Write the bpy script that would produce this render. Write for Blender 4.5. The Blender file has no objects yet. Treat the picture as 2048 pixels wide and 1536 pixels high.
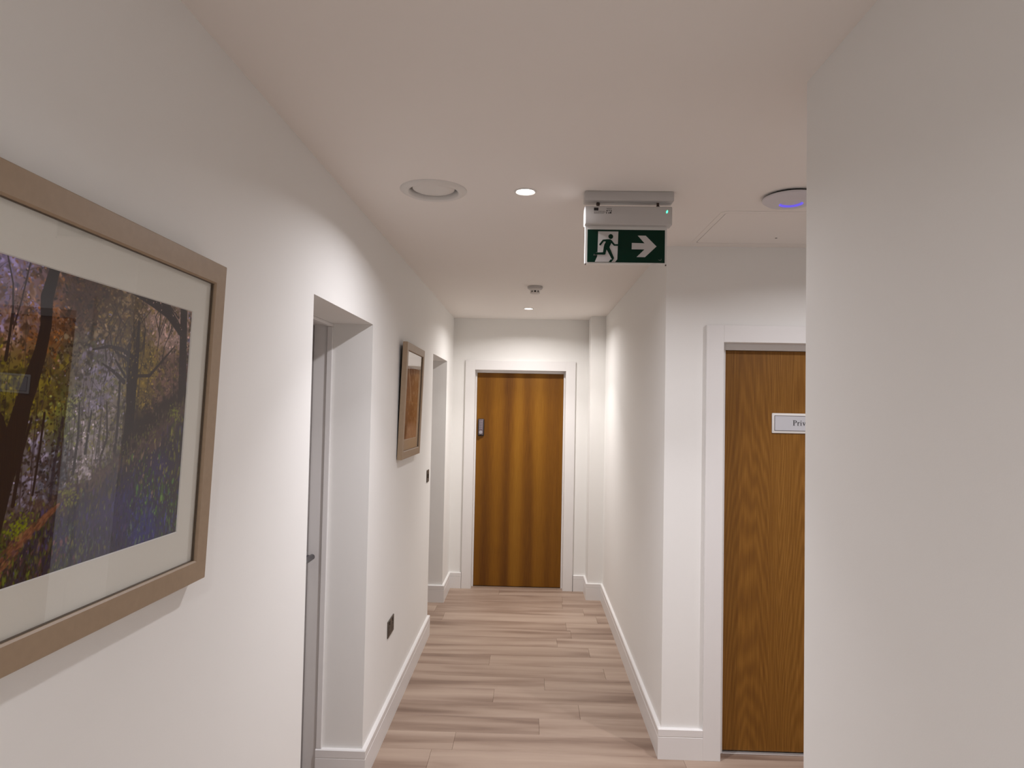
import bpy, bmesh, math, random
import numpy as np
from mathutils import Vector, Matrix

scene = bpy.context.scene
C = scene.collection
random.seed(7)

# ---------------------------------------------------------------- camera
YAW, PITCH, ROLL = -0.02708107, 0.03196935, 0.01918066
FPX = 1340.0
cam_d = bpy.data.cameras.new('camera')
cam_d.sensor_fit = 'HORIZONTAL'
cam_d.sensor_width = 36.0
cam_d.lens = 36.0 * FPX / 2048.0
cam_d.clip_start = 0.02
cam = bpy.data.objects.new('camera', cam_d)
C.objects.link(cam)
_f = Vector((math.sin(YAW) * math.cos(PITCH), math.cos(YAW) * math.cos(PITCH), math.sin(PITCH)))
_r = Vector((math.cos(YAW), -math.sin(YAW), 0.0))
_u = _r.cross(_f)
_r2 = math.cos(ROLL) * _r + math.sin(ROLL) * _u
_u2 = -math.sin(ROLL) * _r + math.cos(ROLL) * _u
mw = Matrix.Identity(4)
for i in range(3):
    mw[i][0] = _r2[i]; mw[i][1] = _u2[i]; mw[i][2] = -_f[i]
mw[0][3], mw[1][3], mw[2][3] = 0.0, 0.0, 1.69
cam.matrix_world = mw
scene.camera = cam

# ---------------------------------------------------------------- world, exposure
world = bpy.data.worlds.new('world')
scene.world = world
world.use_nodes = True
world.node_tree.nodes['Background'].inputs[0].default_value = (0.02, 0.02, 0.02, 1)
world.node_tree.nodes['Background'].inputs[1].default_value = 1.0
vs = scene.view_settings
vs.view_transform = 'Standard'
vs.look = 'None'
vs.exposure = 0.12
vs.gamma = 1.0
vs.use_curve_mapping = False
LAMP_W = 11.0                       # watts of each ceiling downlight
BEAM_W = 6.0                       # watts of the concentrated beam of each downlight
LAMP_COL = (1.0, 0.985, 1.035)
# downlights: corridor, far corridor, side lobby, corridor behind the viewer
DOWNLIGHTS = [(-0.031, 2.495, 0.97), (-0.025, 5.53, 1.02), (1.46, 2.50, 0.69), (-0.03, -0.54, 1.05)]
LAMP_TINT = [(1, 1, 1), (1.01, 0.985, 0.925), (1, 1, 1), (1, 1, 1)]      # the far lamp is a warmer one

# ---------------------------------------------------------------- dimensions (metres)
ZC = 2.495                          # ceiling
XL, XR = -0.72, 0.665               # corridor walls
YE = 6.22                           # end wall
YS = 3.32                           # wall with the private door
YN = 1.636                          # end of near right wall
YB = -2.2                           # wall behind the viewer
XA = 3.0                            # lobby end
R1 = (2.187, 3.025, 2.046)          # recess 1: y0, y1, head height
R2 = (4.925, 5.762, 2.062)          # recess 2
XD = -0.985                         # door leaf plane in recesses
SK_H, SK_T = 0.145, 0.018

# ================================================================ materials
def new_mat(name):
    m = bpy.data.materials.new(name)
    m.use_nodes = True
    nt = m.node_tree
    b = nt.nodes['Principled BSDF']
    return m, nt, b

def plain(name, col, rough=0.5, metal=0.0, emit=None, estr=0.0, spec=0.5, noise=0.0, nscale=20.0, bump=0.0, bscale=200.0):
    m, nt, b = new_mat(name)
    b.inputs['Base Color'].default_value = (*col, 1)
    b.inputs['Roughness'].default_value = rough
    b.inputs['Metallic'].default_value = metal
    b.inputs['Specular IOR Level'].default_value = spec
    if emit:
        b.inputs['Emission Color'].default_value = (*emit, 1)
        b.inputs['Emission Strength'].default_value = estr
    tc = nt.nodes.new('ShaderNodeTexCoord')
    if noise > 0:
        n = nt.nodes.new('ShaderNodeTexNoise'); n.inputs['Scale'].default_value = nscale
        n.inputs['Detail'].default_value = 4
        nt.links.new(tc.outputs['Object'], n.inputs['Vector'])
        mx = nt.nodes.new('ShaderNodeMix'); mx.data_type = 'RGBA'
        mx.inputs[6].default_value = (*[c * (1 - noise) for c in col], 1)
        mx.inputs[7].default_value = (*[min(1, c * (1 + noise)) for c in col], 1)
        nt.links.new(n.outputs['Fac'], mx.inputs[0])
        nt.links.new(mx.outputs[2], b.inputs['Base Color'])
    if bump > 0:
        n2 = nt.nodes.new('ShaderNodeTexNoise'); n2.inputs['Scale'].default_value = bscale
        n2.inputs['Detail'].default_value = 3
        nt.links.new(tc.outputs['Object'], n2.inputs['Vector'])
        bp = nt.nodes.new('ShaderNodeBump'); bp.inputs['Strength'].default_value = bump
        bp.inputs['Distance'].default_value = 0.002
        nt.links.new(n2.outputs['Fac'], bp.inputs['Height'])
        nt.links.new(bp.outputs['Normal'], b.inputs['Normal'])
    return m

def ramp_set(r, stops):
    els = r.color_ramp.elements
    while len(els) > 1: els.remove(els[0])
    els[0].position = stops[0][0]; els[0].color = (*stops[0][1], 1)
    for p, c in stops[1:]:
        e = els.new(p); e.color = (*c, 1)

def oak(name, cols, band_x, band_amt, cathedral, seed):
    """vertical oak veneer; object coords: x across the leaf, z up"""
    m, nt, b = new_mat(name)
    L = nt.links.new; N = nt.nodes.new
    tc = N('ShaderNodeTexCoord')
    # fine grain
    mp = N('ShaderNodeMapping'); mp.inputs['Scale'].default_value = (260, 260, 5); mp.inputs['Location'].default_value = (seed, seed, seed)
    L(tc.outputs['Object'], mp.inputs[0])
    n1 = N('ShaderNodeTexNoise'); n1.inputs['Scale'].default_value = 1; n1.inputs['Detail'].default_value = 5; n1.inputs['Roughness'].default_value = .65
    L(mp.outputs[0], n1.inputs['Vector'])
    # figure
    mp2 = N('ShaderNodeMapping'); mp2.inputs['Scale'].default_value = (14, 14, 0.9 if cathedral else .35); mp2.inputs['Location'].default_value = (seed * 2, 0, seed)
    L(tc.outputs['Object'], mp2.inputs[0])
    n2 = N('ShaderNodeTexNoise'); n2.inputs['Scale'].default_value = .55; n2.inputs['Detail'].default_value = 2; n2.inputs['Roughness'].default_value = .4
    L(mp2.outputs[0], n2.inputs['Vector'])
    mul = N('ShaderNodeMath'); mul.operation = 'MULTIPLY'; mul.inputs[1].default_value = 26 if cathedral else 12
    L(n2.outputs['Fac'], mul.inputs[0])
    sn = N('ShaderNodeMath'); sn.operation = 'SINE'; L(mul.outputs[0], sn.inputs[0])
    s2 = N('ShaderNodeMath'); s2.operation = 'MULTIPLY_ADD'; s2.inputs[1].default_value = .16 if cathedral else .10; s2.inputs[2].default_value = .0
    L(sn.outputs[0], s2.inputs[0])
    # broad vertical bands
    sx = N('ShaderNodeSeparateXYZ'); L(tc.outputs['Object'], sx.inputs[0])
    if cathedral:                                          # nested arches, repeated on each veneer leaf
        xs = N('ShaderNodeMath'); xs.operation = 'ADD'; xs.inputs[1].default_value = .28 + 2 * .30; L(sx.outputs['X'], xs.inputs[0])
        pp = N('ShaderNodeMath'); pp.operation = 'PINGPONG'; pp.inputs[1].default_value = .15; L(xs.outputs[0], pp.inputs[0])
        sq = N('ShaderNodeMath'); sq.operation = 'POWER'; sq.inputs[1].default_value = 1.7; L(pp.outputs[0], sq.inputs[0])
        par = N('ShaderNodeMath'); par.operation = 'MULTIPLY_ADD'; par.inputs[1].default_value = 34.0; L(sq.outputs[0], par.inputs[0]); L(sx.outputs['Z'], par.inputs[2])
        nd = N('ShaderNodeMath'); nd.operation = 'MULTIPLY_ADD'; nd.inputs[1].default_value = 2.6; L(n2.outputs['Fac'], nd.inputs[0]); L(par.outputs[0], nd.inputs[2])
        L(nd.outputs[0], mul.inputs[0]); mul.inputs[1].default_value = 30.0
        s2.inputs[1].default_value = .075
    bx = N('ShaderNodeMath'); bx.operation = 'MULTIPLY_ADD'; bx.inputs[1].default_value = 2 * math.pi / band_x; bx.inputs[2].default_value = .3
    L(sx.outputs['X'], bx.inputs[0])
    nz = N('ShaderNodeMath'); nz.operation = 'MULTIPLY_ADD'; nz.inputs[1].default_value = 3.2; L(n2.outputs['Fac'], nz.inputs[0]); L(bx.outputs[0], nz.inputs[2])
    bs = N('ShaderNodeMath'); bs.operation = 'SINE'; L(nz.outputs[0], bs.inputs[0])
    b2 = N('ShaderNodeMath'); b2.operation = 'MULTIPLY'; b2.inputs[1].default_value = band_amt; L(bs.outputs[0], b2.inputs[0])
    g = N('ShaderNodeMath'); g.operation = 'MULTIPLY_ADD'; g.inputs[1].default_value = .75; g.inputs[2].default_value = .12; L(n1.outputs['Fac'], g.inputs[0])
    a1 = N('ShaderNodeMath'); a1.operation = 'ADD'; L(g.outputs[0], a1.inputs[0]); L(s2.outputs[0], a1.inputs[1])
    a2 = N('ShaderNodeMath'); a2.operation = 'ADD'; L(a1.outputs[0], a2.inputs[0]); L(b2.outputs[0], a2.inputs[1])
    r = N('ShaderNodeValToRGB'); ramp_set(r, [(.12, cols[0]), (.5, cols[1]), (.85, cols[2])])
    L(a2.outputs[0], r.inputs[0]); L(r.outputs[0], b.inputs['Base Color'])
    b.inputs['Roughness'].default_value = .45
    b.inputs['Specular IOR Level'].default_value = .3
    bp = N('ShaderNodeBump'); bp.inputs['Strength'].default_value = .12; bp.inputs['Distance'].default_value = .001
    L(n1.outputs['Fac'], bp.inputs['Height']); L(bp.outputs[0], b.inputs['Normal'])
    return m

def plank_mat():
    m, nt, b = new_mat('vinyl_oak_planks')
    L = nt.links.new; N = nt.nodes.new
    tc = N('ShaderNodeTexCoord'); oi = N('ShaderNodeObjectInfo')
    off = N('ShaderNodeVectorMath'); off.operation = 'SCALE'; off.inputs['Scale'].default_value = 37.0
    cb = N('ShaderNodeCombineXYZ'); L(oi.outputs['Random'], cb.inputs[0]); L(oi.outputs['Random'], cb.inputs[1]); L(oi.outputs['Random'], cb.inputs[2])
    L(cb.outputs[0], off.inputs[0])
    add = N('ShaderNodeVectorMath'); add.operation = 'ADD'; L(tc.outputs['Object'], add.inputs[0]); L(off.outputs[0], add.inputs[1])
    mp = N('ShaderNodeMapping'); mp.inputs['Scale'].default_value = (1.1, 10, 1); L(add.outputs[0], mp.inputs[0])
    n1 = N('ShaderNodeTexNoise'); n1.inputs['Scale'].default_value = 1.0; n1.inputs['Detail'].default_value = 2; n1.inputs['Roughness'].default_value = .45; n1.inputs['Distortion'].default_value = .4
    L(mp.outputs[0], n1.inputs['Vector'])
    mp2 = N('ShaderNodeMapping'); mp2.inputs['Scale'].default_value = (9, 150, 1); L(add.outputs[0], mp2.inputs[0])
    n2 = N('ShaderNodeTexNoise'); n2.inputs['Scale'].default_value = 1.0; n2.inputs['Detail'].default_value = 4
    L(mp2.outputs[0], n2.inputs['Vector'])
    mix = N('ShaderNodeMath'); mix.operation = 'MULTIPLY_ADD'; mix.inputs[1].default_value = .16; L(n2.outputs['Fac'], mix.inputs[0])
    m1 = N('ShaderNodeMath'); m1.operation = 'MULTIPLY_ADD'; m1.inputs[1].default_value = 1.0; m1.inputs[2].default_value = -.08; L(n1.outputs['Fac'], m1.inputs[0])
    L(m1.outputs[0], mix.inputs[2])
    rv = N('ShaderNodeMath'); rv.operation = 'MULTIPLY_ADD'; rv.inputs[1].default_value = .14; L(oi.outputs['Random'], rv.inputs[0])
    sub = N('ShaderNodeMath'); sub.operation = 'SUBTRACT'; sub.inputs[1].default_value = .07; L(mix.outputs[0], sub.inputs[0]); L(sub.outputs[0], rv.inputs[2])
    r = N('ShaderNodeValToRGB')
    ramp_set(r, [(.24, (.190, .122, .086)), (.38, (.285, .197, .146)), (.52, (.370, .270, .205)), (.72, (.440, .332, .258))])
    L(rv.outputs[0], r.inputs[0]); L(r.outputs[0], b.inputs['Base Color'])
    b.inputs['Roughness'].default_value = .50
    b.inputs['Specular IOR Level'].default_value = .4
    bp = N('ShaderNodeBump'); bp.inputs['Strength'].default_value = .06; bp.inputs['Distance'].default_value = .001
    L(n2.outputs['Fac'], bp.inputs['Height']); L(bp.outputs[0], b.inputs['Normal'])
    return m

def glass_mat():
    m, nt, b = new_mat('picture_glass')
    nt.nodes.remove(b)
    N = nt.nodes.new; L = nt.links.new
    out = nt.nodes['Material Output']
    # Fresnel of a thin sheet, the same from both faces
    ge = N('ShaderNodeNewGeometry')
    dt = N('ShaderNodeVectorMath'); dt.operation = 'DOT_PRODUCT'; L(ge.outputs['Incoming'], dt.inputs[0]); L(ge.outputs['Normal'], dt.inputs[1])
    ab = N('ShaderNodeMath'); ab.operation = 'ABSOLUTE'; L(dt.outputs['Value'], ab.inputs[0])
    om = N('ShaderNodeMath'); om.operation = 'SUBTRACT'; om.inputs[0].default_value = 1.0; L(ab.outputs[0], om.inputs[1])
    pw = N('ShaderNodeMath'); pw.operation = 'POWER'; pw.inputs[1].default_value = 4.6; L(om.outputs[0], pw.inputs[0])
    mul = N('ShaderNodeMath'); mul.operation = 'MULTIPLY_ADD'; mul.inputs[1].default_value = .92; mul.inputs[2].default_value = .075; mul.use_clamp = True
    L(pw.outputs[0], mul.inputs[0])
    t = N('ShaderNodeBsdfTransparent'); t.inputs[0].default_value = (1, 1, 1, 1)
    g = N('ShaderNodeBsdfGlossy'); g.inputs['Roughness'].default_value = 0.0
    mx = N('ShaderNodeMixShader'); L(mul.outputs[0], mx.inputs[0]); L(t.outputs[0], mx.inputs[1]); L(g.outputs[0], mx.inputs[2])
    L(mx.outputs[0], out.inputs['Surface'])
    return m

def print_mat(name, rough=.6):
    m, nt, b = new_mat(name)
    a = nt.nodes.new('ShaderNodeVertexColor'); a.layer_name = 'print'
    nt.links.new(a.outputs['Color'], b.inputs['Base Color'])
    b.inputs['Roughness'].default_value = rough
    b.inputs['Specular IOR Level'].default_value = .2
    return m

MAT = {
    'wall': plain('white_wall_paint', (.87, .858, .83), .85, spec=.2, noise=.008, nscale=3, bump=.05, bscale=320),
    'ceil': plain('white_ceiling_paint', (.885, .845, .805), .9, spec=.15, noise=.008, nscale=3, bump=.04, bscale=320),
    'trim': plain('white_satin_trim', (.82, .80, .785), .38, spec=.5, bump=.02, bscale=90),
    'oak_end': oak('oak_veneer_banded', ((.100, .032, .0015), (.205, .080, .004), (.285, .125, .010)), .21, .17, False, 3.1),
    'oak_side': oak('oak_veneer_cathedral', ((.105, .036, .004), (.215, .090, .011), (.345, .160, .030)), .5, .05, True, 8.4),
    'plank': plank_mat(),
    'sub': plain('screed', (.12, .10, .085), .9),
    'frame': plain('brushed_champagne_wood', (.34, .245, .160), .45, spec=.5, noise=.10, nscale=60),
    'frame_edge': plain('frame_inner_slip', (.10, .070, .045), .5),
    'back': plain('black_backing_board', (.015, .013, .012), .8),
    'mat': plain('ivory_mat_board', (.76, .74, .67), .85, spec=.1, noise=.01, nscale=200),
    'mat_tan': plain('cream_mat_board', (.62, .52, .40), .85, spec=.1, noise=.01, nscale=200),
    'mat_core': plain('mat_bevel_core', (.80, .79, .74), .8),
    'glass': glass_mat(),
    'print': print_mat('woodland_print'),
    'print2': print_mat('sepia_print'),
    'grey_door': plain('grey_door_paint', (.23, .21, .20), .5),
    'chrome': plain('satin_chrome', (.42, .41, .42), .28, metal=1.0),
    'lever': plain('gunmetal_lever', (.14, .135, .14), .32, metal=.7),
    'dark_metal': plain('black_nickel_plate', (.090, .072, .056), .38, metal=.55),
    'dark_metal2': plain('black_nickel_rocker', (.045, .036, .03), .42, metal=.3),
    'black': plain('black_plastic', (.012, .011, .011), .5),
    'lock': plain('pewter_lock_body', (.16, .125, .14), .4, metal=.0),
    'lock2': plain('bright_lock_trim', (.36, .34, .37), .3, metal=.2),
    'bronze': plain('dark_bronze_stem', (.085, .06, .05), .4, metal=.6),
    'plastic': plain('white_plastic', (.74, .715, .685), .42),
    'plastic_grey': plain('light_grey_plastic', (.52, .50, .485), .42),
    'ap': plain('access_point_plastic', (.66, .63, .66), .4),
    'acrylic': plain('opal_acrylic', (.66, .645, .62), .25),
    'green': plain('safety_green_print', (.0012, .022, .012), .3, spec=.15),
    'sign_white': plain('sign_white_print', (.52, .50, .49), .4),
    'ink': plain('black_ink', (.006, .005, .006), .6),
    'ink_grey': plain('grey_ink', (.16, .145, .14), .6),
    'led_green': plain('green_led', (.02, .5, .25), .3, emit=(.10, 1.0, .55), estr=1.6),
    'led_blue': plain('blue_led_ring', (.15, .12, .6), .3, emit=(.20, .14, 1.0), estr=.55),
    'lens': plain('lit_lamp_lens', (1, .98, .94), .3, emit=(1, .97, .92), estr=14.0),
    'silver': plain('brushed_silver_plate', (.60, .60, .63), .45, metal=.25),
    'aluminium': plain('aluminium_threshold', (.72, .70, .69), .35, metal=.7),
    'seam': plain('hatch_seam', (.22, .19, .17), .9),
    'pocket': plain('dark_duct', (.05, .045, .04), .8),
}

# ================================================================ mesh helpers
def box(bm, x0, x1, y0, y1, z0, z1):
    vs_ = [bm.verts.new(p) for p in ((x0, y0, z0), (x1, y0, z0), (x1, y1, z0), (x0, y1, z0), (x0, y0, z1), (x1, y0, z1), (x1, y1, z1), (x0, y1, z1))]
    for f in ((0, 3, 2, 1), (4, 5, 6, 7), (0, 1, 5, 4), (1, 2, 6, 5), (2, 3, 7, 6), (3, 0, 4, 7)):
        bm.faces.new([vs_[i] for i in f])

def bbox(x0, x1, y0, y1, z0, z1, bev=0.0, seg=2):
    bm = bmesh.new(); box(bm, x0, x1, y0, y1, z0, z1)
    if bev > 0:
        bmesh.ops.bevel(bm, geom=bm.edges[:], offset=bev, segments=seg, affect='EDGES', profile=.5)
    return bm

def obj(name, bm, mat, parent=None, smooth=False, label=None):
    bmesh.ops.recalc_face_normals(bm, faces=bm.faces[:])
    me = bpy.data.meshes.new(name)
    bm.to_mesh(me); bm.free()
    if mat is not None:
        me.materials.append(MAT[mat] if isinstance(mat, str) else mat)
    if smooth:
        for p in me.polygons: p.use_smooth = True
        try: me.set_sharp_from_angle(angle=math.radians(35))
        except Exception: pass
    o = bpy.data.objects.new(name, me)
    C.objects.link(o)
    if parent: o.parent = parent
    if label: o['label'] = label
    return o

def tag(o, label, cat, group=None):
    o['label'] = label; o['category'] = cat
    if group: o['group'] = group
    return o

def struct(o):
    o['kind'] = 'structure'; return o

def empty(name, loc=(0, 0, 0)):
    o = bpy.data.objects.new(name, None); C.objects.link(o); o.location = loc
    o.empty_display_size = .05
    return o

def lathe(bm, prof, n=48, centre=(0, 0, 0), cap=True):
    """prof: list of (r, z); open ends with r>0 are capped when cap"""
    rings = []
    for r, z in prof:
        if r < 1e-6:
            rings.append([bm.verts.new((centre[0], centre[1], centre[2] + z))])
        else:
            rings.append([bm.verts.new((centre[0] + r * math.cos(2 * math.pi * k / n), centre[1] + r * math.sin(2 * math.pi * k / n), centre[2] + z)) for k in range(n)])
    for a, b in zip(rings[:-1], rings[1:]):
        for k in range(n):
            k2 = (k + 1) % n
            if len(a) == 1 and len(b) == 1: continue
            if len(a) == 1: bm.faces.new((a[0], b[k], b[k2]))
            elif len(b) == 1: bm.faces.new((a[k], b[0], a[k2]))
            else: bm.faces.new((a[k], b[k], b[k2], a[k2]))
    if cap:
        for rg in (rings[0], rings[-1]):
            if len(rg) > 1: bm.faces.new(rg)
    return bm

def ring_lathe(bm, prof, n=48, centre=(0, 0, 0)):
    """closed profile swept round: a solid ring"""
    rings = [[bm.verts.new((centre[0] + r * math.cos(2 * math.pi * k / n), centre[1] + r * math.sin(2 * math.pi * k / n), centre[2] + z)) for k in range(n)] for r, z in prof]
    m = len(rings)
    for i in range(m):
        a, b = rings[i], rings[(i + 1) % m]
        for k in range(n):
            k2 = (k + 1) % n
            bm.faces.new((a[k], b[k], b[k2], a[k2]))
    return bm

def cyl_between(bm, p0, p1, r, n=16):
    p0, p1 = Vector(p0), Vector(p1); d = (p1 - p0).normalized()
    a = d.orthogonal().normalized(); b = d.cross(a)
    R0 = [bm.verts.new(p0 + r * (math.cos(t) * a + math.sin(t) * b)) for t in [2 * math.pi * k / n for k in range(n)]]
    R1_ = [bm.verts.new(p1 + r * (math.cos(t) * a + math.sin(t) * b)) for t in [2 * math.pi * k / n for k in range(n)]]
    for k in range(n):
        bm.faces.new((R0[k], R0[(k + 1) % n], R1_[(k + 1) % n], R1_[k]))
    bm.faces.new(R0); bm.faces.new(R1_)

def sweep(bm, path, prof, side=1):
    """extrude a closed profile [(offset, z)] along an open xy path with mitred corners.
    offset is measured to the left of travel when side=1, right when -1"""
    pts = [Vector((p[0], p[1])) for p in path]
    n = len(pts); rows = []
    for i in range(n):
        if i == 0: d = (pts[1] - pts[0]).normalized(); nrm = Vector((-d.y, d.x)); k = 1
        elif i == n - 1: d = (pts[-1] - pts[-2]).normalized(); nrm = Vector((-d.y, d.x)); k = 1
        else:
            d0 = (pts[i] - pts[i - 1]).normalized(); d1 = (pts[i + 1] - pts[i]).normalized()
            n0 = Vector((-d0.y, d0.x)); n1 = Vector((-d1.y, d1.x))
            nrm = (n0 + n1).normalized(); k = 1 / max(.2, nrm.dot(n0))
        rows.append([bm.verts.new((pts[i].x + nrm.x * o * k * side, pts[i].y + nrm.y * o * k * side, z)) for o, z in prof])
    m = len(prof)
    for a, b in zip(rows[:-1], rows[1:]):
        for j in range(m):
            j2 = (j + 1) % m
            bm.faces.new((a[j], b[j], b[j2], a[j2]))
    bm.faces.new(rows[0]); bm.faces.new(rows[-1])

def prism(bm, poly, d0, d1, axis='xz'):
    """extrude polygon given in plane; 'xz': depth along y"""
    def P(a, b, d):
        if axis == 'xz': return (a, d, b)
        if axis == 'xy': return (a, b, d)
        return (d, a, b)
    A = [bm.verts.new(P(a, b, d0)) for a, b in poly]
    B = [bm.verts.new(P(a, b, d1)) for a, b in poly]
    n = len(poly)
    bm.faces.new(A); bm.faces.new(B)
    for i in range(n):
        bm.faces.new((A[i], A[(i + 1) % n], B[(i + 1) % n], B[i]))

def ribbon(pts, widths, cap=6):
    """flat stroke outline polygon with round ends"""
    pts = [Vector(p) for p in pts]; n = len(pts)
    if not hasattr(widths, '__len__'): widths = [widths] * n
    Lf, Rt = [], []
    for i in range(n):
        d = (pts[min(i + 1, n - 1)] - pts[max(i - 1, 0)]).normalized(); nr = Vector((-d.y, d.x))
        Lf.append(pts[i] + nr * widths[i] / 2); Rt.append(pts[i] - nr * widths[i] / 2)
    out = list(Lf)
    if cap:
        d = (pts[-1] - pts[-2]).normalized(); a0 = math.atan2(d.x, -d.y)
        for k in range(1, cap):
            a = a0 - math.pi * k / cap
            out.append(pts[-1] + Vector((math.cos(a), math.sin(a))) * widths[-1] / 2)
    out += Rt[::-1]
    if cap:
        d = (pts[0] - pts[1]).normalized(); a0 = math.atan2(d.x, -d.y)
        for k in range(1, cap):
            a = a0 - math.pi * k / cap
            out.append(pts[0] + Vector((math.cos(a), math.sin(a))) * widths[0] / 2)
    return [(p.x, p.y) for p in out]

# ================================================================ setting: walls
bm = bmesh.new()
T = .45                                                   # left wall build-up thickness
xo = XL - T
box(bm, xo, XL, YB, R1[0], 0, ZC)
box(bm, xo, XL, R1[0], R1[1], R1[2], ZC)
box(bm, xo, XL, R1[1], R2[0], 0, ZC)
box(bm, xo, XL, R2[0], R2[1], R2[2], ZC)
box(bm, xo, XL, R2[1], YE, 0, ZC)
for r in (R1, R2):                                        # closed back behind the recess doors
    box(bm, xo, -1.06, r[0], r[1], 0, r[2])
struct(obj('wall_left', bm, 'wall'))

bm = bmesh.new(); box(bm, XR, XR + .14, YS + .12, YE, 0, ZC)
struct(obj('wall_right', bm, 'wall'))

DE = (-.500, .316, 1.994)                                 # end door leaf x0,x1,top
bm = bmesh.new()
box(bm, xo, DE[0] - .050, YE, YE + .14, 0, ZC)
box(bm, DE[1] + .050, XR + .14, YE, YE + .14, 0, ZC)
box(bm, DE[0] - .050, DE[1] + .050, YE, YE + .14, DE[2] + .050, ZC)
box(bm, DE[0] - .050, DE[1] + .050, YE + .125, YE + .14, 0, DE[2] + .050)
struct(obj('wall_end', bm, 'wall'))
bm = bmesh.new(); box(bm, .536, XR, 5.95, YE, 0, ZC)
struct(obj('wall_end_boxing', bm, 'wall'))

DS = (.974, 1.790, 1.989)                                 # private door leaf
bm = bmesh.new()
box(bm, XR, DS[0] - .050, YS, YS + .12, 0, ZC)
box(bm, DS[1] + .050, XA + .12, YS, YS + .12, 0, ZC)
box(bm, DS[0] - .050, DS[1] + .050, YS, YS + .12, DS[2] + .050, ZC)
box(bm, DS[0] - .050, DS[1] + .050, YS + .112, YS + .12, 0, DS[2] + .050)
struct(obj('wall_side', bm, 'wall'))

bm = bmesh.new()
box(bm, XR, XR + .13, YB, YN - .13, 0, ZC)
box(bm, XR, XA + .12, YN - .13, YN, 0, ZC)
bmesh.ops.remove_doubles(bm, verts=bm.verts[:], dist=1e-5)
struct(obj('wall_near_right', bm, 'wall'))
bm = bmesh.new(); box(bm, XA, XA + .12, YN, YS, 0, ZC)
struct(obj('wall_lobby', bm, 'wall'))
bm = bmesh.new(); box(bm, xo, XR + .13, YB - .12, YB, 0, ZC)
struct(obj('wall_behind', bm, 'wall'))

# ceiling with pockets for the recessed fittings
VENT = (-.377, 2.492)
bm = bmesh.new(); box(bm, xo, XA + .12, YB - .12, YE + .14, ZC, ZC + .16)
ceiling = struct(obj('ceiling', bm, 'ceil'))
bm = bmesh.new()
lathe(bm, [(.092, -.05), (.092, .09)], 64, (VENT[0], VENT[1], ZC))
for (x, y, w) in DOWNLIGHTS:
    lathe(bm, [(.036, -.05), (.036, .05)], 40, (x, y, ZC))
cut = obj('pocket_cutter', bm, None)
md = ceiling.modifiers.new('pockets', 'BOOLEAN'); md.operation = 'DIFFERENCE'; md.object = cut; md.solver = 'EXACT'
dg = bpy.context.evaluated_depsgraph_get()
me2 = bpy.data.meshes.new_from_object(ceiling.evaluated_get(dg))
ceiling.modifiers.clear(); ceiling.data = me2; ceiling.data.name = 'ceiling'
if not ceiling.data.materials: ceiling.data.materials.append(MAT['ceil'])
bpy.data.objects.remove(cut, do_unlink=True)

# floor: slab and planks laid across the corridor
bm = bmesh.new(); box(bm, xo, XA + .12, YB - .12, YE + .20, -.08, -.005)
floor = struct(obj('floor', bm, 'sub'))
PW, PL = .18, 1.22
JOINT = {}                                                # joint positions read for a few rows
for y0, jx in ((3.686, .305), (4.046, .12), (4.226, .505), (4.406, -.235), (3.866, -.18), (3.506, .08), (5.126, .31), (6.026, -.246), (4.766, .225), (3.326, -.35)):
    JOINT[round((y0 - 3.686) / PW)] = jx
plank_cache = {}
def plank_mesh(L):
    key = round(L, 3)
    if key not in plank_cache:
        bm = bmesh.new(); g = .0004
        box(bm, -L / 2 + g, L / 2 - g, -PW / 2 + g, PW / 2 - g, -.005, 0)
        top = [e for e in bm.edges if all(v.co.z > -.001 for v in e.verts)]
        bmesh.ops.bevel(bm, geom=top, offset=.0009, segments=1, affect='EDGES')
        bmesh.ops.recalc_face_normals(bm, faces=bm.faces[:])
        me = bpy.data.meshes.new('plank'); bm.to_mesh(me); bm.free(); me.materials.append(MAT['plank'])
        plank_cache[key] = me
    return plank_cache[key]
rr = random.Random(21)
for k in range(-33, 15):
    y0 = 3.686 + k * PW; y1 = y0 + PW
    if y0 < YB - .10 or y1 > YE + .18: continue
    xa = -1.16; xb = XA + .10 if (y1 > YN - .1 and y0 < YS + .09) else XR + .12
    j = JOINT.get(k, rr.uniform(-.6, .6))
    while j > xa: j -= PL
    while j < xb:
        a, b = max(j, xa), min(j + PL, xb)
        if b - a > .02:
            o = bpy.data.objects.new('plank', plank_mesh(b - a)); C.objects.link(o)
            o.location = ((a + b) / 2, (y0 + y1) / 2, 0); o.parent = floor
        j += PL

# baseboards: square skirting with a fine groove under the top
h, t = SK_H, SK_T
SKP = [(0, 0), (t, 0), (t, h - .040), (t - .002, h - .0385), (t - .002, h - .0365), (t, h - .035), (t, h - .004), (t - .004, h), (0, h)]
def skirting(name, runs):
    bm = bmesh.new()
    for path, side in runs: sweep(bm, path, SKP, side)
    return struct(obj(name, bm, 'trim'))
skirting('baseboard_left', [
    ([(XL, YB), (XL, R1[0]), (-.926, R1[0])], -1),
    ([(-.926, R1[1]), (XL, R1[1]), (XL, R2[0]), (-.926, R2[0])], -1),
    ([(-.926, R2[1]), (XL, R2[1]), (XL, YE), (-.604, YE)], -1)])
skirting('baseboard_right', [([(.425, YE), (.536, YE), (.536, 5.95), (XR, 5.95), (XR, YS), (.862, YS)], -1)])
skirting('baseboard_near_right', [([(XA, YN), (XR, YN), (XR, YB)], -1)])
skirting('baseboard_lobby', [([(DS[1] + .11, YS), (XA, YS), (XA, YN)], -1)])
skirting('baseboard_behind', [([(XR, YB), (XL, YB)], -1)])

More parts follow.
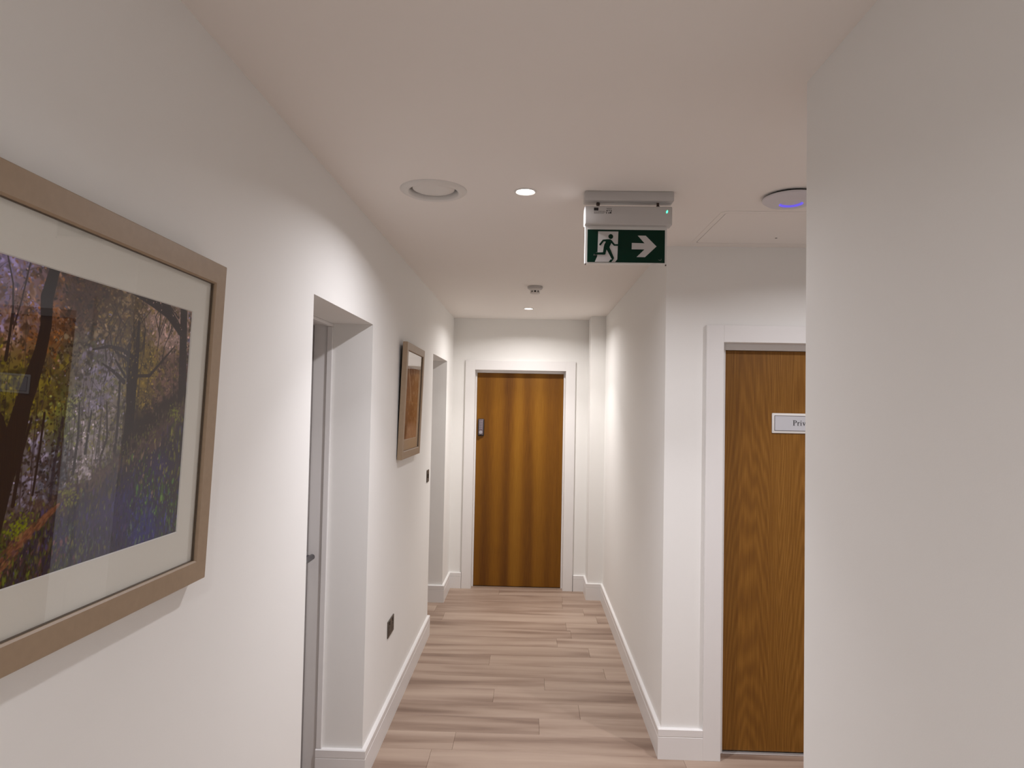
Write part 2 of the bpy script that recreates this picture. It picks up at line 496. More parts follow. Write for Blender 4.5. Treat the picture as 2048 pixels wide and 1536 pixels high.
# ================================================================ doors
# end door ------------------------------------------------------------
d1 = struct(empty('door_1', ((DE[0] + DE[1]) / 2, YE, 0)))
def child(o, parent):
    o.parent = parent; o.matrix_parent_inverse = Matrix.Translation(-Vector(parent.location)); return o
def dobj(name, bm, mat, parent, smooth=False, label=None):
    return child(obj(name, bm, mat, None, smooth, label), parent)
def door_set(root, D, y_wall, y_leaf, oakmat, ai, aw, gap=.006):
    x0, x1, top = D
    xc = (x0 + x1) / 2
    # leaf in its own coordinates so the veneer follows the leaf
    bm = bbox(x0 - xc + .002, x1 - xc - .002, 0, .044, gap, top - .002, .0015, 1)
    leaf = obj('leaf', bm, oakmat); leaf.parent = root; leaf.location = (0, y_leaf - root.location.y, 0)
    # lining legs and head, then the stop the leaf closes against
    il, ir, it = ai[0] + .001, ai[1] - .001, ai[2] - .001
    for a, b in ((x0 - .049, il), (ir, x1 + .049)):
        dobj('lining_leg', bbox(a, b, y_wall, y_wall + .111, 0, it, .001, 1), 'trim', root)
    dobj('lining_head', bbox(x0 - .049, x1 + .049, y_wall, y_wall + .111, it, top + .049, .001, 1), 'trim', root)
    ys0, ys1 = y_leaf - .013, y_leaf - .0008
    for a, b in ((il, x0 + .0015), (x1 - .0015, ir)):
        dobj('stop_leg', bbox(a, b, ys0, ys1, 0, it, .001, 1), 'trim', root)
    dobj('stop_head', bbox(x0 + .0015, x1 - .0015, ys0, ys1, top - .001, it, .001, 1), 'trim', root)
    # architrave
    for nm, (a, b, c, d) in (('architrave_leg', (ai[0] - aw, ai[0], 0, ai[2] + aw)), ('architrave_leg', (ai[1], ai[1] + aw, 0, ai[2] + aw)), ('architrave_head', (ai[0], ai[1], ai[2], ai[2] + aw))):
        dobj(nm, bbox(a, b, y_wall - .020, y_wall, c, d, .0012, 2), 'trim', root)
    return leaf
leaf1 = door_set(d1, DE, YE, 6.298, 'oak_end', (-.513, .330, 2.016), .088)
# keypad lock on the end door
lx0, lx1, lz0, lz1, ly = -.482, -.424, 1.398, 1.560, 6.298
lock = dobj('keypad_lock', bbox(lx0, lx1, ly - .018, ly, lz0, lz1, .008, 3), 'black', d1, True, 'dark pewter keypad lock with round knob')
def sub(name, bm, mat, par, root, smooth=False):
    o = obj(name, bm, mat, None, smooth); o.parent = par
    return o
sub('lock_cover', bbox(lx0 + .006, lx1 - .008, ly - .026, ly - .017, lz0 + .010, lz1 - .004, .006, 3), 'lock', lock, d1, True)
bm = bmesh.new(); lathe(bm, [(.0, .0), (.016, 0), (.018, .004), (.015, .016), (.0, .019)], 24)
bmesh.ops.rotate(bm, verts=bm.verts[:], cent=(0, 0, 0), matrix=Matrix.Rotation(math.radians(90), 3, 'X'))
bmesh.ops.translate(bm, verts=bm.verts[:], vec=(-.4545, ly - .026, 1.432))
sub('lock_knob', bm, 'lock2', lock, d1, True)
for r_ in range(5):
    for c_ in range(2):
        bm = bmesh.new(); lathe(bm, [(.0, 0), (.0045, 0), (.0045, .003), (0, .0035)], 12)
        bmesh.ops.rotate(bm, verts=bm.verts[:], cent=(0, 0, 0), matrix=Matrix.Rotation(math.radians(90), 3, 'X'))
        bmesh.ops.translate(bm, verts=bm.verts[:], vec=(-.462 + c_ * .016, ly - .026, 1.470 + r_ * .016))
        sub('keypad_button', bm, 'lock2', lock, d1, True)

# private door ---------------------------------------------------------
d2 = struct(empty('door_2', ((DS[0] + DS[1]) / 2, YS, 0)))
leaf2 = door_set(d2, DS, YS, 3.388, 'oak_side', (.946, 1.818, 2.020), .084, gap=.012)
dobj('threshold_strip', bbox(DS[0], DS[1], 3.372, 3.425, 0, .006, .002, 2), 'aluminium', d2, False, 'pale metal threshold strip under the door')

# recess doors: far lining, bead and a grey leaf with a lever ------------
def recess_door(n, R):
    y0, y1, top = R
    root = struct(empty('door_%d' % n, (XD, (y0 + y1) / 2, 0)))
    li = .003
    # lining faces
    for a, b in ((y1 - .006, y1), (y0, y0 + .006)):
        dobj('lining_leg', bbox(-1.058, -.926, a, b, 0, top, .001, 1), 'trim', root)
    dobj('lining_head', bbox(-1.058, -.926, y0 + .006, y1 - .006, top - .006, top, .001, 1), 'trim', root)
    for a, b in ((y1 - .014, y1), (y0, y0 + .014)):
        dobj('bead', bbox(-.926, -.900, a, b, SK_H, top - .014, .003, 2), 'trim', root)
    dobj('bead', bbox(-.926, -.900, y0, y1, top - .014, top, .003, 2), 'trim', root)
    dobj('leaf', bbox(-1.03, XD, y0 + .009, y1 - .009, .006, top - .009, .0015, 1), 'grey_door', root)
    # lever handle near the far edge
    hy, hz = y1 - .058, 1.0
    bm = bmesh.new(); cyl_between(bm, (XD, hy, hz), (XD + .008, hy, hz), .026, 24)
    hd = dobj('handle_rose', bm, 'chrome', root, True)
    bm = bmesh.new(); cyl_between(bm, (XD + .006, hy, hz), (XD + .030, hy, hz), .010, 16)
    cyl_between(bm, (XD + .030, hy + .011, hz), (XD + .030, hy - .115, hz), .0125, 16)
    sub('lever', bm, 'lever', hd, root, True)
    return root
recess_door(3, R1)
recess_door(4, R2)

# ================================================================ door sign
sx0, sx1, sz0, sz1 = 1.210, 1.550, 1.577, 1.677
sy = 3.388
sg = tag(empty('door_sign', ((sx0 + sx1) / 2, sy, sz0)), 'silver rectangular name plate reading Private on the oak door', 'sign')
dobj('sign_frame', bbox(sx0, sx1, sy - .007, sy, sz0, sz1, .004, 2), 'plastic', sg, True)
dobj('sign_rim', bbox(sx0 + .0115, sx1 - .0115, sy - .0078, sy - .006, sz0 + .0115, sz1 - .0115, 0), 'ink_grey', sg)
dobj('sign_face', bbox(sx0 + .0145, sx1 - .0145, sy - .0085, sy - .006, sz0 + .0145, sz1 - .0145, 0), 'silver', sg)
# serif lettering drawn from strokes (units: cap height = 1)
def arc(cx, cz, rx, rz, a0, a1, n=10):
    return [(cx + rx * math.cos(math.radians(a0 + (a1 - a0) * k / n)), cz + rz * math.sin(math.radians(a0 + (a1 - a0) * k / n))) for k in range(n + 1)]
def rect(a, b, c, d): return [(a, c), (b, c), (b, d), (a, d)]
GL = {
    'P': (.60, [rect(.10, .23, 0, 1), rect(0, .34, 0, .045), rect(0, .25, .955, 1), ribbon([(.2, .965)] + arc(.30, .735, .22, .23, 90, -90, 12) + [(.2, .505)], [.05] * 2 + [.06, .08, .1, .12, .13, .13, .13, .12, .1, .08, .06] + [.05] * 2, 0)]),
    'r': (.42, [rect(.07, .18, 0, .64), rect(0, .27, 0, .04), rect(.0, .12, .60, .64), ribbon([(.16, .44), (.22, .56), (.30, .61)], [.05, .07, .07], 0), [(.27, .55), (.30, .65), (.37, .66), (.40, .61), (.38, .54), (.32, .52)]]),
    'i': (.30, [rect(.07, .18, 0, .64), rect(0, .25, 0, .04), rect(.0, .12, .60, .64), [(.125 + .075 * math.cos(a), .86 + .075 * math.sin(a)) for a in [2 * math.pi * k / 12 for k in range(12)]]]),
    'v': (.54, [[(.05, .64), (.17, .64), (.32, .15), (.27, 0), (.24, 0)], [(.24, 0), (.29, 0), (.47, .64), (.42, .64)], rect(0, .23, .60, .64), rect(.34, .52, .60, .64)]),
    'a': (.48, [rect(.27, .38, .04, .48), ribbon([(.06, .50), (.12, .60), (.21, .63), (.29, .60), (.325, .50)], [.08, .05, .05, .07, .1], 0), ribbon([(.30, .38), (.16, .32), (.08, .22), (.09, .10), (.16, .05), (.28, .12)], [.05, .07, .1, .1, .08, .05], 0), ribbon([(.32, .06), (.38, .02), (.45, .06)], [.06, .05, .04], 0)]),
    't': (.34, [rect(.09, .20, .10, .80), rect(0, .31, .60, .64), ribbon([(.145, .16), (.16, .05), (.22, .03), (.31, .08)], [.11, .1, .06, .04], 0)]),
    'e': (.46, [ribbon(arc(.22, .32, .165, .29, 5, 330, 18), [.05] + [.05 + .06 * max(0, math.sin(math.pi * k / 18)) for k in range(1, 18)] + [.04], 0), rect(.08, .40, .35, .395)]),
}
CAP = .0265
xx = 1.312; zz = 1.6165
for ch in 'Private':
    w, polys = GL[ch]
    bm = bmesh.new()
    for i, pl in enumerate(polys):
        prism(bm, [(xx + a * CAP * 1.22, zz + b * CAP) for a, b in pl], sy - .0092 - .00004 * i, sy - .0084)
    dobj('letter', bm, 'ink', sg)
    xx += w * CAP * 1.34

# ================================================================ exit sign
ex = tag(empty('exit_sign', (.355, 2.50, 2.2265)), 'hanging emergency exit sign, green with running man and right arrow', 'exit sign')
def eobj(name, bm, mat, smooth=False, label=None): return dobj(name, bm, mat, ex, smooth, label)
EY = 2.480
eobj('ceiling_plate', bbox(.191, .522, EY - .004, EY + .058, 2.4585, ZC, .004, 2), 'plastic_grey', True)
for sxx in (.243, .467):
    bm = bmesh.new(); lathe(bm, [(.0048, 2.436), (.0048, 2.4600)], 14, (sxx, EY + .026, 0))
    st = eobj('suspension_stem', bm, 'bronze', True)
    bm = bmesh.new(); lathe(bm, [(.0, 2.447), (.006, 2.447), (.0075, 2.455), (.005, 2.459), (0, 2.459)] if sxx < .3 else [(.0, 2.4395), (.0065, 2.440), (.0075, 2.446), (.004, 2.450), (0, 2.450)], 16, (sxx, EY + .026, 0))
    sub('stem_collar', bm, 'bronze', st, ex, True)
eobj('housing', bbox(.1915, .5165, EY, EY + .052, 2.3690, 2.4400, .005, 3), 'plastic_grey', True)
panel = eobj('panel', bbox(.1950, .5015, EY + .022, EY + .030, 2.2270, 2.3700, .0015, 2), 'acrylic')
k_s = (EY + .022) / EY
def SP(zx, zy):
    """artwork coordinates -> panel coordinates"""
    u = (zx - 310) / 1356.0; v = (1394 - zy) / 577.0
    return (.2050 + u * .2890, 2.2325 + v * .1235)
PF = EY + .022
def art(name, polys, mat, layer):
    bm = bmesh.new()
    for i, pl in enumerate(polys):
        prism(bm, [SP(*p) for p in pl], PF - .0004 * layer - .00003 * i, PF + .0002)
    return eobj(name, bm, mat)
art('legend_ground', [[(310, 817), (1666, 817), (1666, 1394), (310, 1394)]], 'green', 1)
art('doorway_symbol', [[(497, 850), (850, 850), (838, 1338), (800, 1388), (445, 1388), (485, 1290), (490, 1210)]], 'sign_white', 2)
circ = [(718 + 42 * math.cos(a), 940 + 42 * math.sin(a)) for a in [2 * math.pi * k / 24 for k in range(24)]]
art('running_man_symbol', [
    circ,
    ribbon([(534, 1082), (588, 1012), (660, 1008), (705, 1008)], [32, 36, 40, 40]),
    [(615, 994), (715, 990), (748, 1018), (728, 1060), (700, 1120), (690, 1150), (640, 1175), (598, 1150), (604, 1090), (632, 1032)],
    ribbon([(722, 1018), (783, 1088), (850, 1088)], [36, 32, 30]),
    ribbon([(628, 1125), (606, 1238)], [62, 46]),
    ribbon([(610, 1240), (450, 1243)], [44, 36]),
    ribbon([(664, 1130), (756, 1318)], [64, 46]),
    [(722, 1342), (772, 1342), (735, 1388), (688, 1388)]], 'green', 3)
art('foot_outline', [ribbon([(424, 1272), (438, 1240), (480, 1218)], 9, 3), ribbon([(424, 1272), (480, 1268)], 6, 3)], 'ink_grey', 3)
art('arrow_symbol', [[(1190, 917), (1330, 917), (1520, 1105), (1322, 1295), (1174, 1295), (1310, 1160), (1087, 1160), (1089, 1047), (1312, 1052)]], 'sign_white', 2)
art('corner_mark', [ribbon([(1560, 1340), (1585, 1350), (1603, 1345), (1606, 1325)], 8, 3)], 'ink_grey', 2)
# printed rating label (too small to read) and indicator on the housing
def HP(zx, zy):
    return (.1915 + (zx - 262) / (1752 - 262) * .3250, 2.4400 - (zy - 437) / (765 - 437) * .0710)
def hart(name, polys, mat, lay=1):
    bm = bmesh.new()
    for i, pl in enumerate(polys):
        prism(bm, [HP(*p) for p in pl], EY - .0003 * lay, EY + .0005)
    return eobj(name, bm, mat)
def hr(a, b, c, d): return [(a, c), (b, c), (b, d), (a, d)]
hart('label_block', [hr(418, 495, 472, 524)], 'ink')
rows = []
rg = random.Random(5)
for yy, xs, xe in ((478, 625, 722), (490, 640, 722), (506, 655, 722), (528, 505, 600), (540, 420, 620), (554, 420, 610), (568, 420, 590)):
    x_ = xs
    while x_ < xe:
        w_ = rg.uniform(7, 22); rows.append(hr(x_, min(xe, x_ + w_), yy, yy + 7)); x_ += w_ + 5
hart('label_lines', rows, 'ink_grey')
hart('label_marks', [hr(632, 652, 515, 535), hr(628, 640, 545, 575), hr(665, 682, 552, 574), hr(690, 716, 545, 572), hr(665, 690, 522, 530), hr(704, 722, 520, 536)], 'ink')
hart('indicator_light', [[(1660 + 15 * math.cos(a) - 6 * math.sin(a), 532 + 27 * math.sin(a)) for a in [2 * math.pi * k / 16 for k in range(16)]]], 'led_green', 2)
for zx in (.1985, .4985):
    bm = bmesh.new(); lathe(bm, [(0, 0), (.0028, 0), (.0028, .006), (0, .006)], 12, (zx, EY + .026, 2.2225))
    eobj('panel_clip', bm, 'bronze', True)

# ================================================================ ceiling fittings
labels = ['lit round downlight between the ceiling vent and the exit sign',
          'small lit round downlight above the oak door at corridor end',
          'lit round downlight in the side lobby outside the private door',
          'lit round downlight in the corridor stretch before the large picture']
for i, (x, y, w) in enumerate(DOWNLIGHTS):
    e = tag(empty('downlight', (x, y, ZC)), labels[i], 'downlight', 'recessed ceiling downlights')
    bm = bmesh.new(); ring_lathe(bm, [(.0335, .012), (.0335, -.001), (.0365, -.004), (.041, -.004), (.0435, 0), (.0355, .0), (.0355, .012)], 48)
    obj('bezel', bm, 'plastic', e, True)
    bm = bmesh.new(); lathe(bm, [(0, .006), (.032, .006), (.0335, .010), (.0335, .014), (0, .014)], 40)
    obj('lens', bm, 'lens', e, True)
    for nm, watt, spread, dz in (('lamp', LAMP_W, 156, -.0055), ('lamp_beam', BEAM_W, 100, -.0060)):
        ld = bpy.data.lights.new('downlight_' + nm, 'AREA'); ld.shape = 'DISK'; ld.size = .060
        ld.energy = watt * w; ld.color = tuple(a_ * b_ for a_, b_ in zip(LAMP_COL, LAMP_TINT[i])); ld.spread = math.radians(spread)
        lo = bpy.data.objects.new(nm, ld); C.objects.link(lo); lo.parent = e; lo.location = (0, 0, dz)

# round vent
v = tag(empty('ceiling_vent', (VENT[0], VENT[1], ZC)), 'round white ceiling air vent with a recessed centre disc', 'vent')
bm = bmesh.new(); ring_lathe(bm, [(.0905, .030), (.0905, .008), (.0915, -.004), (.095, -.0095), (.101, -.0115), (.110, -.0105), (.120, -.006), (.1255, -.0015), (.1260, 0), (.0918, 0.0), (.0918, .030)], 72)
obj('flange', bm, 'plastic', v, True)
bm = bmesh.new(); lathe(bm, [(0, -.001), (.050, -.0005), (.072, .001), (.0785, .004), (.0795, .008), (.074, .014), (0, .024)], 64)
obj('centre_disc', bm, 'plastic', v, True)
bm = bmesh.new(); lathe(bm, [(0, .024), (.012, .024), (.012, .0895), (0, .0895)], 20)
obj('spindle', bm, 'plastic', v, True)
bm = bmesh.new(); ring_lathe(bm, [(.0895, .0305), (.0895, .0895), (.0915, .0895), (.0915, .0305)], 48)
obj('duct_sleeve', bm, 'pocket', v, True)

# smoke detector
s = tag(empty('smoke_detector', (.022, 4.50, ZC)), 'small white smoke detector dome on the corridor ceiling', 'smoke detector')
bm = bmesh.new(); lathe(bm, [(0, 0), (.050, 0), (.052, -.004), (.050, -.016), (.040, -.020), (0, -.020)], 48)
obj('base', bm, 'plastic_grey', s, True)
bm = bmesh.new(); lathe(bm, [(0, -.019), (.042, -.019), (.040, -.026), (.032, -.030), (0, -.030)], 48)
obj('collar', bm, 'plastic', s, True)
for k in range(8):
    a = 2 * math.pi * (k + .5) / 8
    bm = bbox(-.0055, .0055, -.003, .003, -.044, -.029, .001, 1)
    bmesh.ops.translate(bm, verts=bm.verts[:], vec=(0, .029, 0))
    bmesh.ops.rotate(bm, verts=bm.verts[:], cent=(0, 0, 0), matrix=Matrix.Rotation(a, 3, 'Z'))
    obj('cage_bar', bm, 'plastic', s)
bm = bmesh.new(); lathe(bm, [(0, -.029), (.024, -.029), (.024, -.043), (0, -.043)], 32)
obj('sensor_chamber', bm, 'black', s, True)
bm = bmesh.new(); lathe(bm, [(0, -.043), (.034, -.043), (.033, -.047), (.022, -.052), (0, -.053)], 40)
obj('cap', bm, 'plastic', s, True)

# wireless access point
a = tag(empty('access_point', (.965, 2.515, ZC)), 'round white wireless access point with a glowing blue ring on the ceiling', 'access point')
bm = bmesh.new(); lathe(bm, [(0, 0), (.088, 0), (.088, -.010), (0, -.010)], 64)
obj('mount', bm, 'black', a, True)
bm = bmesh.new(); lathe(bm, [(0, -.008), (.100, -.008), (.103, -.011), (.102, -.016), (.088, -.026), (.060, -.032), (.0435, -.0325), (.0430, -.0215), (.0, -.0215)], 72)
obj('shell', bm, 'ap', a, True)
bm = bmesh.new(); ring_lathe(bm, [(.0400, -.0218), (.0400, -.0305), (.0429, -.0305), (.0429, -.0218)], 64)
obj('light_ring', bm, 'led_blue', a, True, 'glowing blue light ring')
bm = bmesh.new(); lathe(bm, [(0, -.0215), (.0385, -.0215), (.0385, -.0235), (.030, -.0265), (0, -.0275)], 64)
obj('centre_button', bm, 'ap', a, True)

# access hatch
hx0, hx1, hy0, hy1 = .766, 1.500, 2.712, 3.262
hroot = tag(empty('access_hatch', ((hx0 + hx1) / 2, (hy0 + hy1) / 2, ZC)), 'flush white ceiling access hatch with rounded corners and small keyholes', 'hatch')
def rrect(x0, x1, y0, y1, r, n=8):
    out = []
    for cx, cy, a0 in ((x1 - r, y1 - r, 0), (x0 + r, y1 - r, 90), (x0 + r, y0 + r, 180), (x1 - r, y0 + r, 270)):
        out += [(cx + r * math.cos(math.radians(a0 + 90 * k / n)), cy + r * math.sin(math.radians(a0 + 90 * k / n))) for k in range(n + 1)]
    return out
def ring_rr(bm, o_, i_, z0, z1):
    n = len(o_)
    V = [[bm.verts.new((p[0], p[1], z)) for p in l] for l, z in ((o_, z0), (o_, z1), (i_, z1), (i_, z0))]
    for q in range(4):
        A, B = V[q], V[(q + 1) % 4]
        for k in range(n): bm.faces.new((A[k], A[(k + 1) % n], B[(k + 1) % n], B[k]))
bm = bmesh.new(); ring_rr(bm, rrect(hx0, hx1, hy0, hy1, .035), rrect(hx0 + .022, hx1 - .022, hy0 + .022, hy1 - .022, .02), ZC - .0022, ZC)
dobj('hatch_frame', bm, 'ceil', hroot)
bm = bmesh.new(); ring_rr(bm, rrect(hx0 + .022, hx1 - .022, hy0 + .022, hy1 - .022, .02), rrect(hx0 + .0245, hx1 - .0245, hy0 + .0245, hy1 - .0245, .018), ZC - .0004, ZC)
dobj('hatch_seam', bm, 'seam', hroot)
bm = bmesh.new(); prism(bm, rrect(hx0 + .0245, hx1 - .0245, hy0 + .0245, hy1 - .0245, .018), ZC - .0018, ZC, 'xy')
dobj('hatch_panel', bm, 'ceil', hroot)
for kx in (1.134, 1.285):
    bm = bmesh.new(); lathe(bm, [(0, ZC - .0024), (.0055, ZC - .0024), (.0055, ZC - .001), (0, ZC - .001)], 16, (kx, 3.132, 0))
    dobj('keyhole', bm, 'black', hroot, True)

# ================================================================ socket and switch on the left wall
so = tag(empty('wall_socket', (XL, 3.58, .464)), 'double black nickel wall socket low on the white corridor wall', 'socket')
dobj('plate', bbox(XL, XL + .006, 3.506, 3.654, .464, .550, .002, 2), 'dark_metal', so)
for cy in (3.543, 3.617):
    dobj('rocker', bbox(XL + .005, XL + .0095, cy - .010, cy + .010, .526, .543, .001, 1), 'dark_metal2', so)
    outlet = dobj('outlet', bbox(XL + .005, XL + .0068, cy - .024, cy + .024, .474, .522, .0006, 1), 'dark_metal2', so)
    for (a, b, c, d) in ((cy - .003, cy + .003, .508, .518), (cy - .014, cy - .007, .487, .493), (cy + .007, cy + .014, .487, .493)):
        sub('pin_slot', bbox(XL + .006, XL + .0072, a, b, c, d), 'black', outlet, so)
sw = tag(empty('light_switch', (XL, 4.775, 1.134)), 'dark metal light switch plate beside the far door recess', 'switch')
dobj('plate', bbox(XL, XL + .006, 4.732, 4.818, 1.134, 1.220, .002, 2), 'dark_metal', sw)
dobj('rocker', bbox(XL + .005, XL + .010, 4.764, 4.786, 1.162, 1.192, .0015, 1), 'dark_metal2', sw)

# ================================================================ pictures
def fbm(h, w, cells, seed, octaves=5, stretch=(1, 1), rough=.55):
    rs = np.random.RandomState(seed)
    yy, xx_ = np.mgrid[0:h, 0:w]
    out = np.zeros((h, w)); amp = 1.0; tot = 0
    for o in range(octaves):
        fx = cells * stretch[0] * 2 ** o; fy = cells * stretch[1] * 2 ** o
        gx = int(fx) + 3; gy = int(fy) + 3
        g = rs.rand(gy, gx)
        X = xx_ / w * fx; Y = yy / h * fy
        x0 = X.astype(int); y0 = Y.astype(int); tx = X - x0; ty = Y - y0
        tx = tx * tx * (3 - 2 * tx); ty = ty * ty * (3 - 2 * ty)
        v_ = (g[y0, x0] * (1 - tx) + g[y0, x0 + 1] * tx) * (1 - ty) + (g[y0 + 1, x0] * (1 - tx) + g[y0 + 1, x0 + 1] * tx) * ty
        out += amp * v_; tot += amp; amp *= rough
    return out / tot

def srgb(c):
    c = np.asarray(c, float) / 255.0
    return np.where(c <= .04045, c / 12.92, ((c + .055) / 1.055) ** 2.4)

class Paint:
    def __init__(s, w, h):
        s.w, s.h = w, h
        s.img = np.zeros((h, w, 3))                        # row 0 = top
        s.Y, s.X = np.mgrid[0:h, 0:w].astype(float)
        s.X /= (w - 1); s.Y /= (h - 1)
        s.asp = w / h
    def mix(s, mask, col):
        m = np.clip(mask, 0, 1)[..., None]
        s.img = s.img * (1 - m) + np.asarray(col, float) * m
    def blob(s, x, y, rx, ry, soft=1.0):
        d = ((s.X - x) / rx) ** 2 + ((s.Y - y) / ry) ** 2
        return np.exp(-d * soft)
    def stroke(s, pts, widths, soft=.0016):
        """distance field of a polyline; widths in u units"""
        best = np.full((s.h, s.w), -1e9)
        for (p, q, wa, wb) in zip(pts[:-1], pts[1:], widths[:-1], widths[1:]):
            ax, ay = p[0] * s.asp, p[1]; bx_, by_ = q[0] * s.asp, q[1]
            px, py = s.X * s.asp - ax, s.Y - ay; dx, dy = bx_ - ax, by_ - ay
            t_ = np.clip((px * dx + py * dy) / (dx * dx + dy * dy + 1e-12), 0, 1)
            d = np.hypot(px - t_ * dx, py - t_ * dy)
            best = np.maximum(best, (wa + (wb - wa) * t_) * .5 * s.asp - d)
        return np.clip(best / (soft * s.asp) + .5, 0, 1)

def print_object(name, paint, w, h, mat, parent):
    H, W = paint.h, paint.w
    xs = np.linspace(-w / 2, w / 2, W); ys = np.linspace(h / 2, -h / 2, H)
    co = np.zeros((H, W, 3)); co[..., 0] = xs[None, :]; co[..., 1] = ys[:, None]
    idx = np.arange(H * W).reshape(H, W)
    q = np.stack([idx[1:, :-1], idx[1:, 1:], idx[:-1, 1:], idx[:-1, :-1]], -1).reshape(-1, 4)
    me = bpy.data.meshes.new(name)
    me.vertices.add(H * W); me.vertices.foreach_set('co', co.ravel().astype(np.float32))
    me.loops.add(q.size); me.loops.foreach_set('vertex_index', q.ravel().astype(np.int32))
    me.polygons.add(len(q)); me.polygons.foreach_set('loop_start', (np.arange(len(q)) * 4).astype(np.int32))
    me.polygons.foreach_set('loop_total', np.full(len(q), 4, np.int32))
    me.update(calc_edges=True)
    at = me.color_attributes.new('print', 'FLOAT_COLOR', 'POINT')
    rgba = np.ones((H * W, 4), np.float32); rgba[:, :3] = np.clip(paint.img.reshape(-1, 3), 0, 1)
    at.data.foreach_set('color', rgba.ravel())
    me.materials.append(MAT[mat])
    o = bpy.data.objects.new(name, me); C.objects.link(o); o.parent = parent
    return o

def woodland():
    W, H = 860, 556
    P = Paint(W, H)
    rs = np.random.RandomState(11)
    def U(px, py):                                         # point of the photographed print -> print coordinates
        y = 870.0 / (1050.0 - px)
        u = (y - .63) / .692
        Tp = 491 + .3206 * px; Bt = 1187 - .3155 * px
        return (u, (py - Tp) / (Bt - Tp))
    img = P.img
    def dab(u, v, rx, ry, ang, col, alpha=.85):
        """soft elliptical brush mark; radii in pixels of the print grid"""
        cx, cy = u * (W - 1), v * (H - 1); R_ = max(rx, ry) * 1.3 + 1
        x0, x1 = int(max(0, cx - R_)), int(min(W, cx + R_ + 1)); y0, y1 = int(max(0, cy - R_)), int(min(H, cy + R_ + 1))
        if x1 <= x0 or y1 <= y0: return
        Y, X = np.mgrid[y0:y1, x0:x1]
        dx, dy = X - cx, Y - cy; c_, s_ = math.cos(ang), math.sin(ang)
        d = ((dx * c_ + dy * s_) / rx) ** 2 + ((-dx * s_ + dy * c_) / ry) ** 2
        m = np.clip(1.35 - d, 0, 1)[..., None] * alpha
        img[y0:y1, x0:x1] = img[y0:y1, x0:x1] * (1 - m) + col * m
    def line(pts, w0, w1, col, alpha=.9):
        """tapering brush line in print coordinates, widths in grid pixels"""
        q = [(p[0] * (W - 1), p[1] * (H - 1)) for p in pts]; n = len(q) - 1
        for i in range(n):
            (ax, ay), (bx_, by_) = q[i], q[i + 1]
            wa = w0 + (w1 - w0) * i / n; wb = w0 + (w1 - w0) * (i + 1) / n; pad = max(wa, wb) + 2
            x0, x1 = int(max(0, min(ax, bx_) - pad)), int(min(W, max(ax, bx_) + pad + 1)); y0, y1 = int(max(0, min(ay, by_) - pad)), int(min(H, max(ay, by_) + pad + 1))
            if x1 <= x0 or y1 <= y0: continue
            Y, X = np.mgrid[y0:y1, x0:x1]
            dx, dy = bx_ - ax, by_ - ay
            t_ = np.clip(((X - ax) * dx + (Y - ay) * dy) / (dx * dx + dy * dy + 1e-9), 0, 1)
            d = np.hypot(X - ax - t_ * dx, Y - ay - t_ * dy)
            m = np.clip((wa + (wb - wa) * t_) * .5 - d + .5, 0, 1)[..., None] * alpha
            img[y0:y1, x0:x1] = img[y0:y1, x0:x1] * (1 - m) + col * m
    REG = [(15, 520, .10, .12, ((138, 128, 172), (150, 140, 178), (118, 104, 118))), (60, 600, .06, .10, ((150, 116, 88), (126, 92, 62), (160, 136, 126), (92, 66, 46))),
           (110, 640, .05, .12, ((150, 100, 44), (128, 84, 36), (108, 70, 32), (150, 120, 100))), (180, 585, .09, .09, ((72, 48, 36), (92, 64, 42), (58, 38, 32), (104, 78, 50))),
           (55, 775, .08, .09, ((140, 130, 24), (112, 106, 26), (92, 80, 22), (58, 48, 22))), (15, 900, .08, .14, ((78, 76, 18), (48, 40, 18), (108, 102, 20), (30, 20, 16))),
           (120, 790, .05, .10, ((130, 120, 34), (82, 66, 26), (102, 86, 30))), (160, 715, .07, .07, ((104, 94, 70), (86, 74, 56), (128, 118, 96), (66, 54, 44))),
           (218, 760, .05, .10, ((150, 142, 166), (120, 112, 122), (100, 98, 72))), (165, 835, .06, .08, ((112, 118, 60), (90, 94, 50), (138, 140, 80), (60, 56, 44))),
           (205, 890, .04, .12, ((184, 174, 182), (150, 140, 144), (110, 104, 72))), (250, 640, .07, .09, ((104, 84, 46), (84, 64, 40), (124, 104, 56), (150, 130, 104))),
           (310, 745, .05, .09, ((136, 116, 42), (110, 94, 42), (150, 130, 60), (90, 74, 40))), (340, 640, .05, .07, ((176, 152, 146), (150, 126, 116), (122, 102, 60))),
           (345, 780, .05, .10, ((126, 100, 92), (92, 68, 62), (112, 96, 60))), (95, 930, .05, .12, ((152, 146, 168), (92, 76, 72), (62, 44, 42))), (150, 920, .04, .10, ((110, 112, 126), (70, 62, 66), (50, 42, 46))),
           (250, 830, .05, .09, ((112, 106, 58), (150, 138, 140), (86, 76, 52))), (300, 850, .05, .06, ((54, 38, 38), (70, 54, 46)))]
    RC = np.array([U(r[0], r[1]) for r in REG]); RR = np.array([(r[2], r[3]) for r in REG])
    cols = [[srgb(c) for c in r[4]] for r in REG]
    img[:] = srgb((98, 84, 74))
    acc = np.zeros((H, W)); bg = np.zeros((H, W, 3))
    for (cu, cv), (ru, rv), cl in zip(RC, RR, cols):
        wgt = np.exp(-(((P.X - cu) / (ru * 1.3)) ** 2 + ((P.Y - cv) / (rv * 1.3)) ** 2)) + 1e-5
        acc += wgt; bg += wgt[..., None] * (cl[0] * .6 + cl[1] * .4)
    img[:] = bg / acc[..., None]
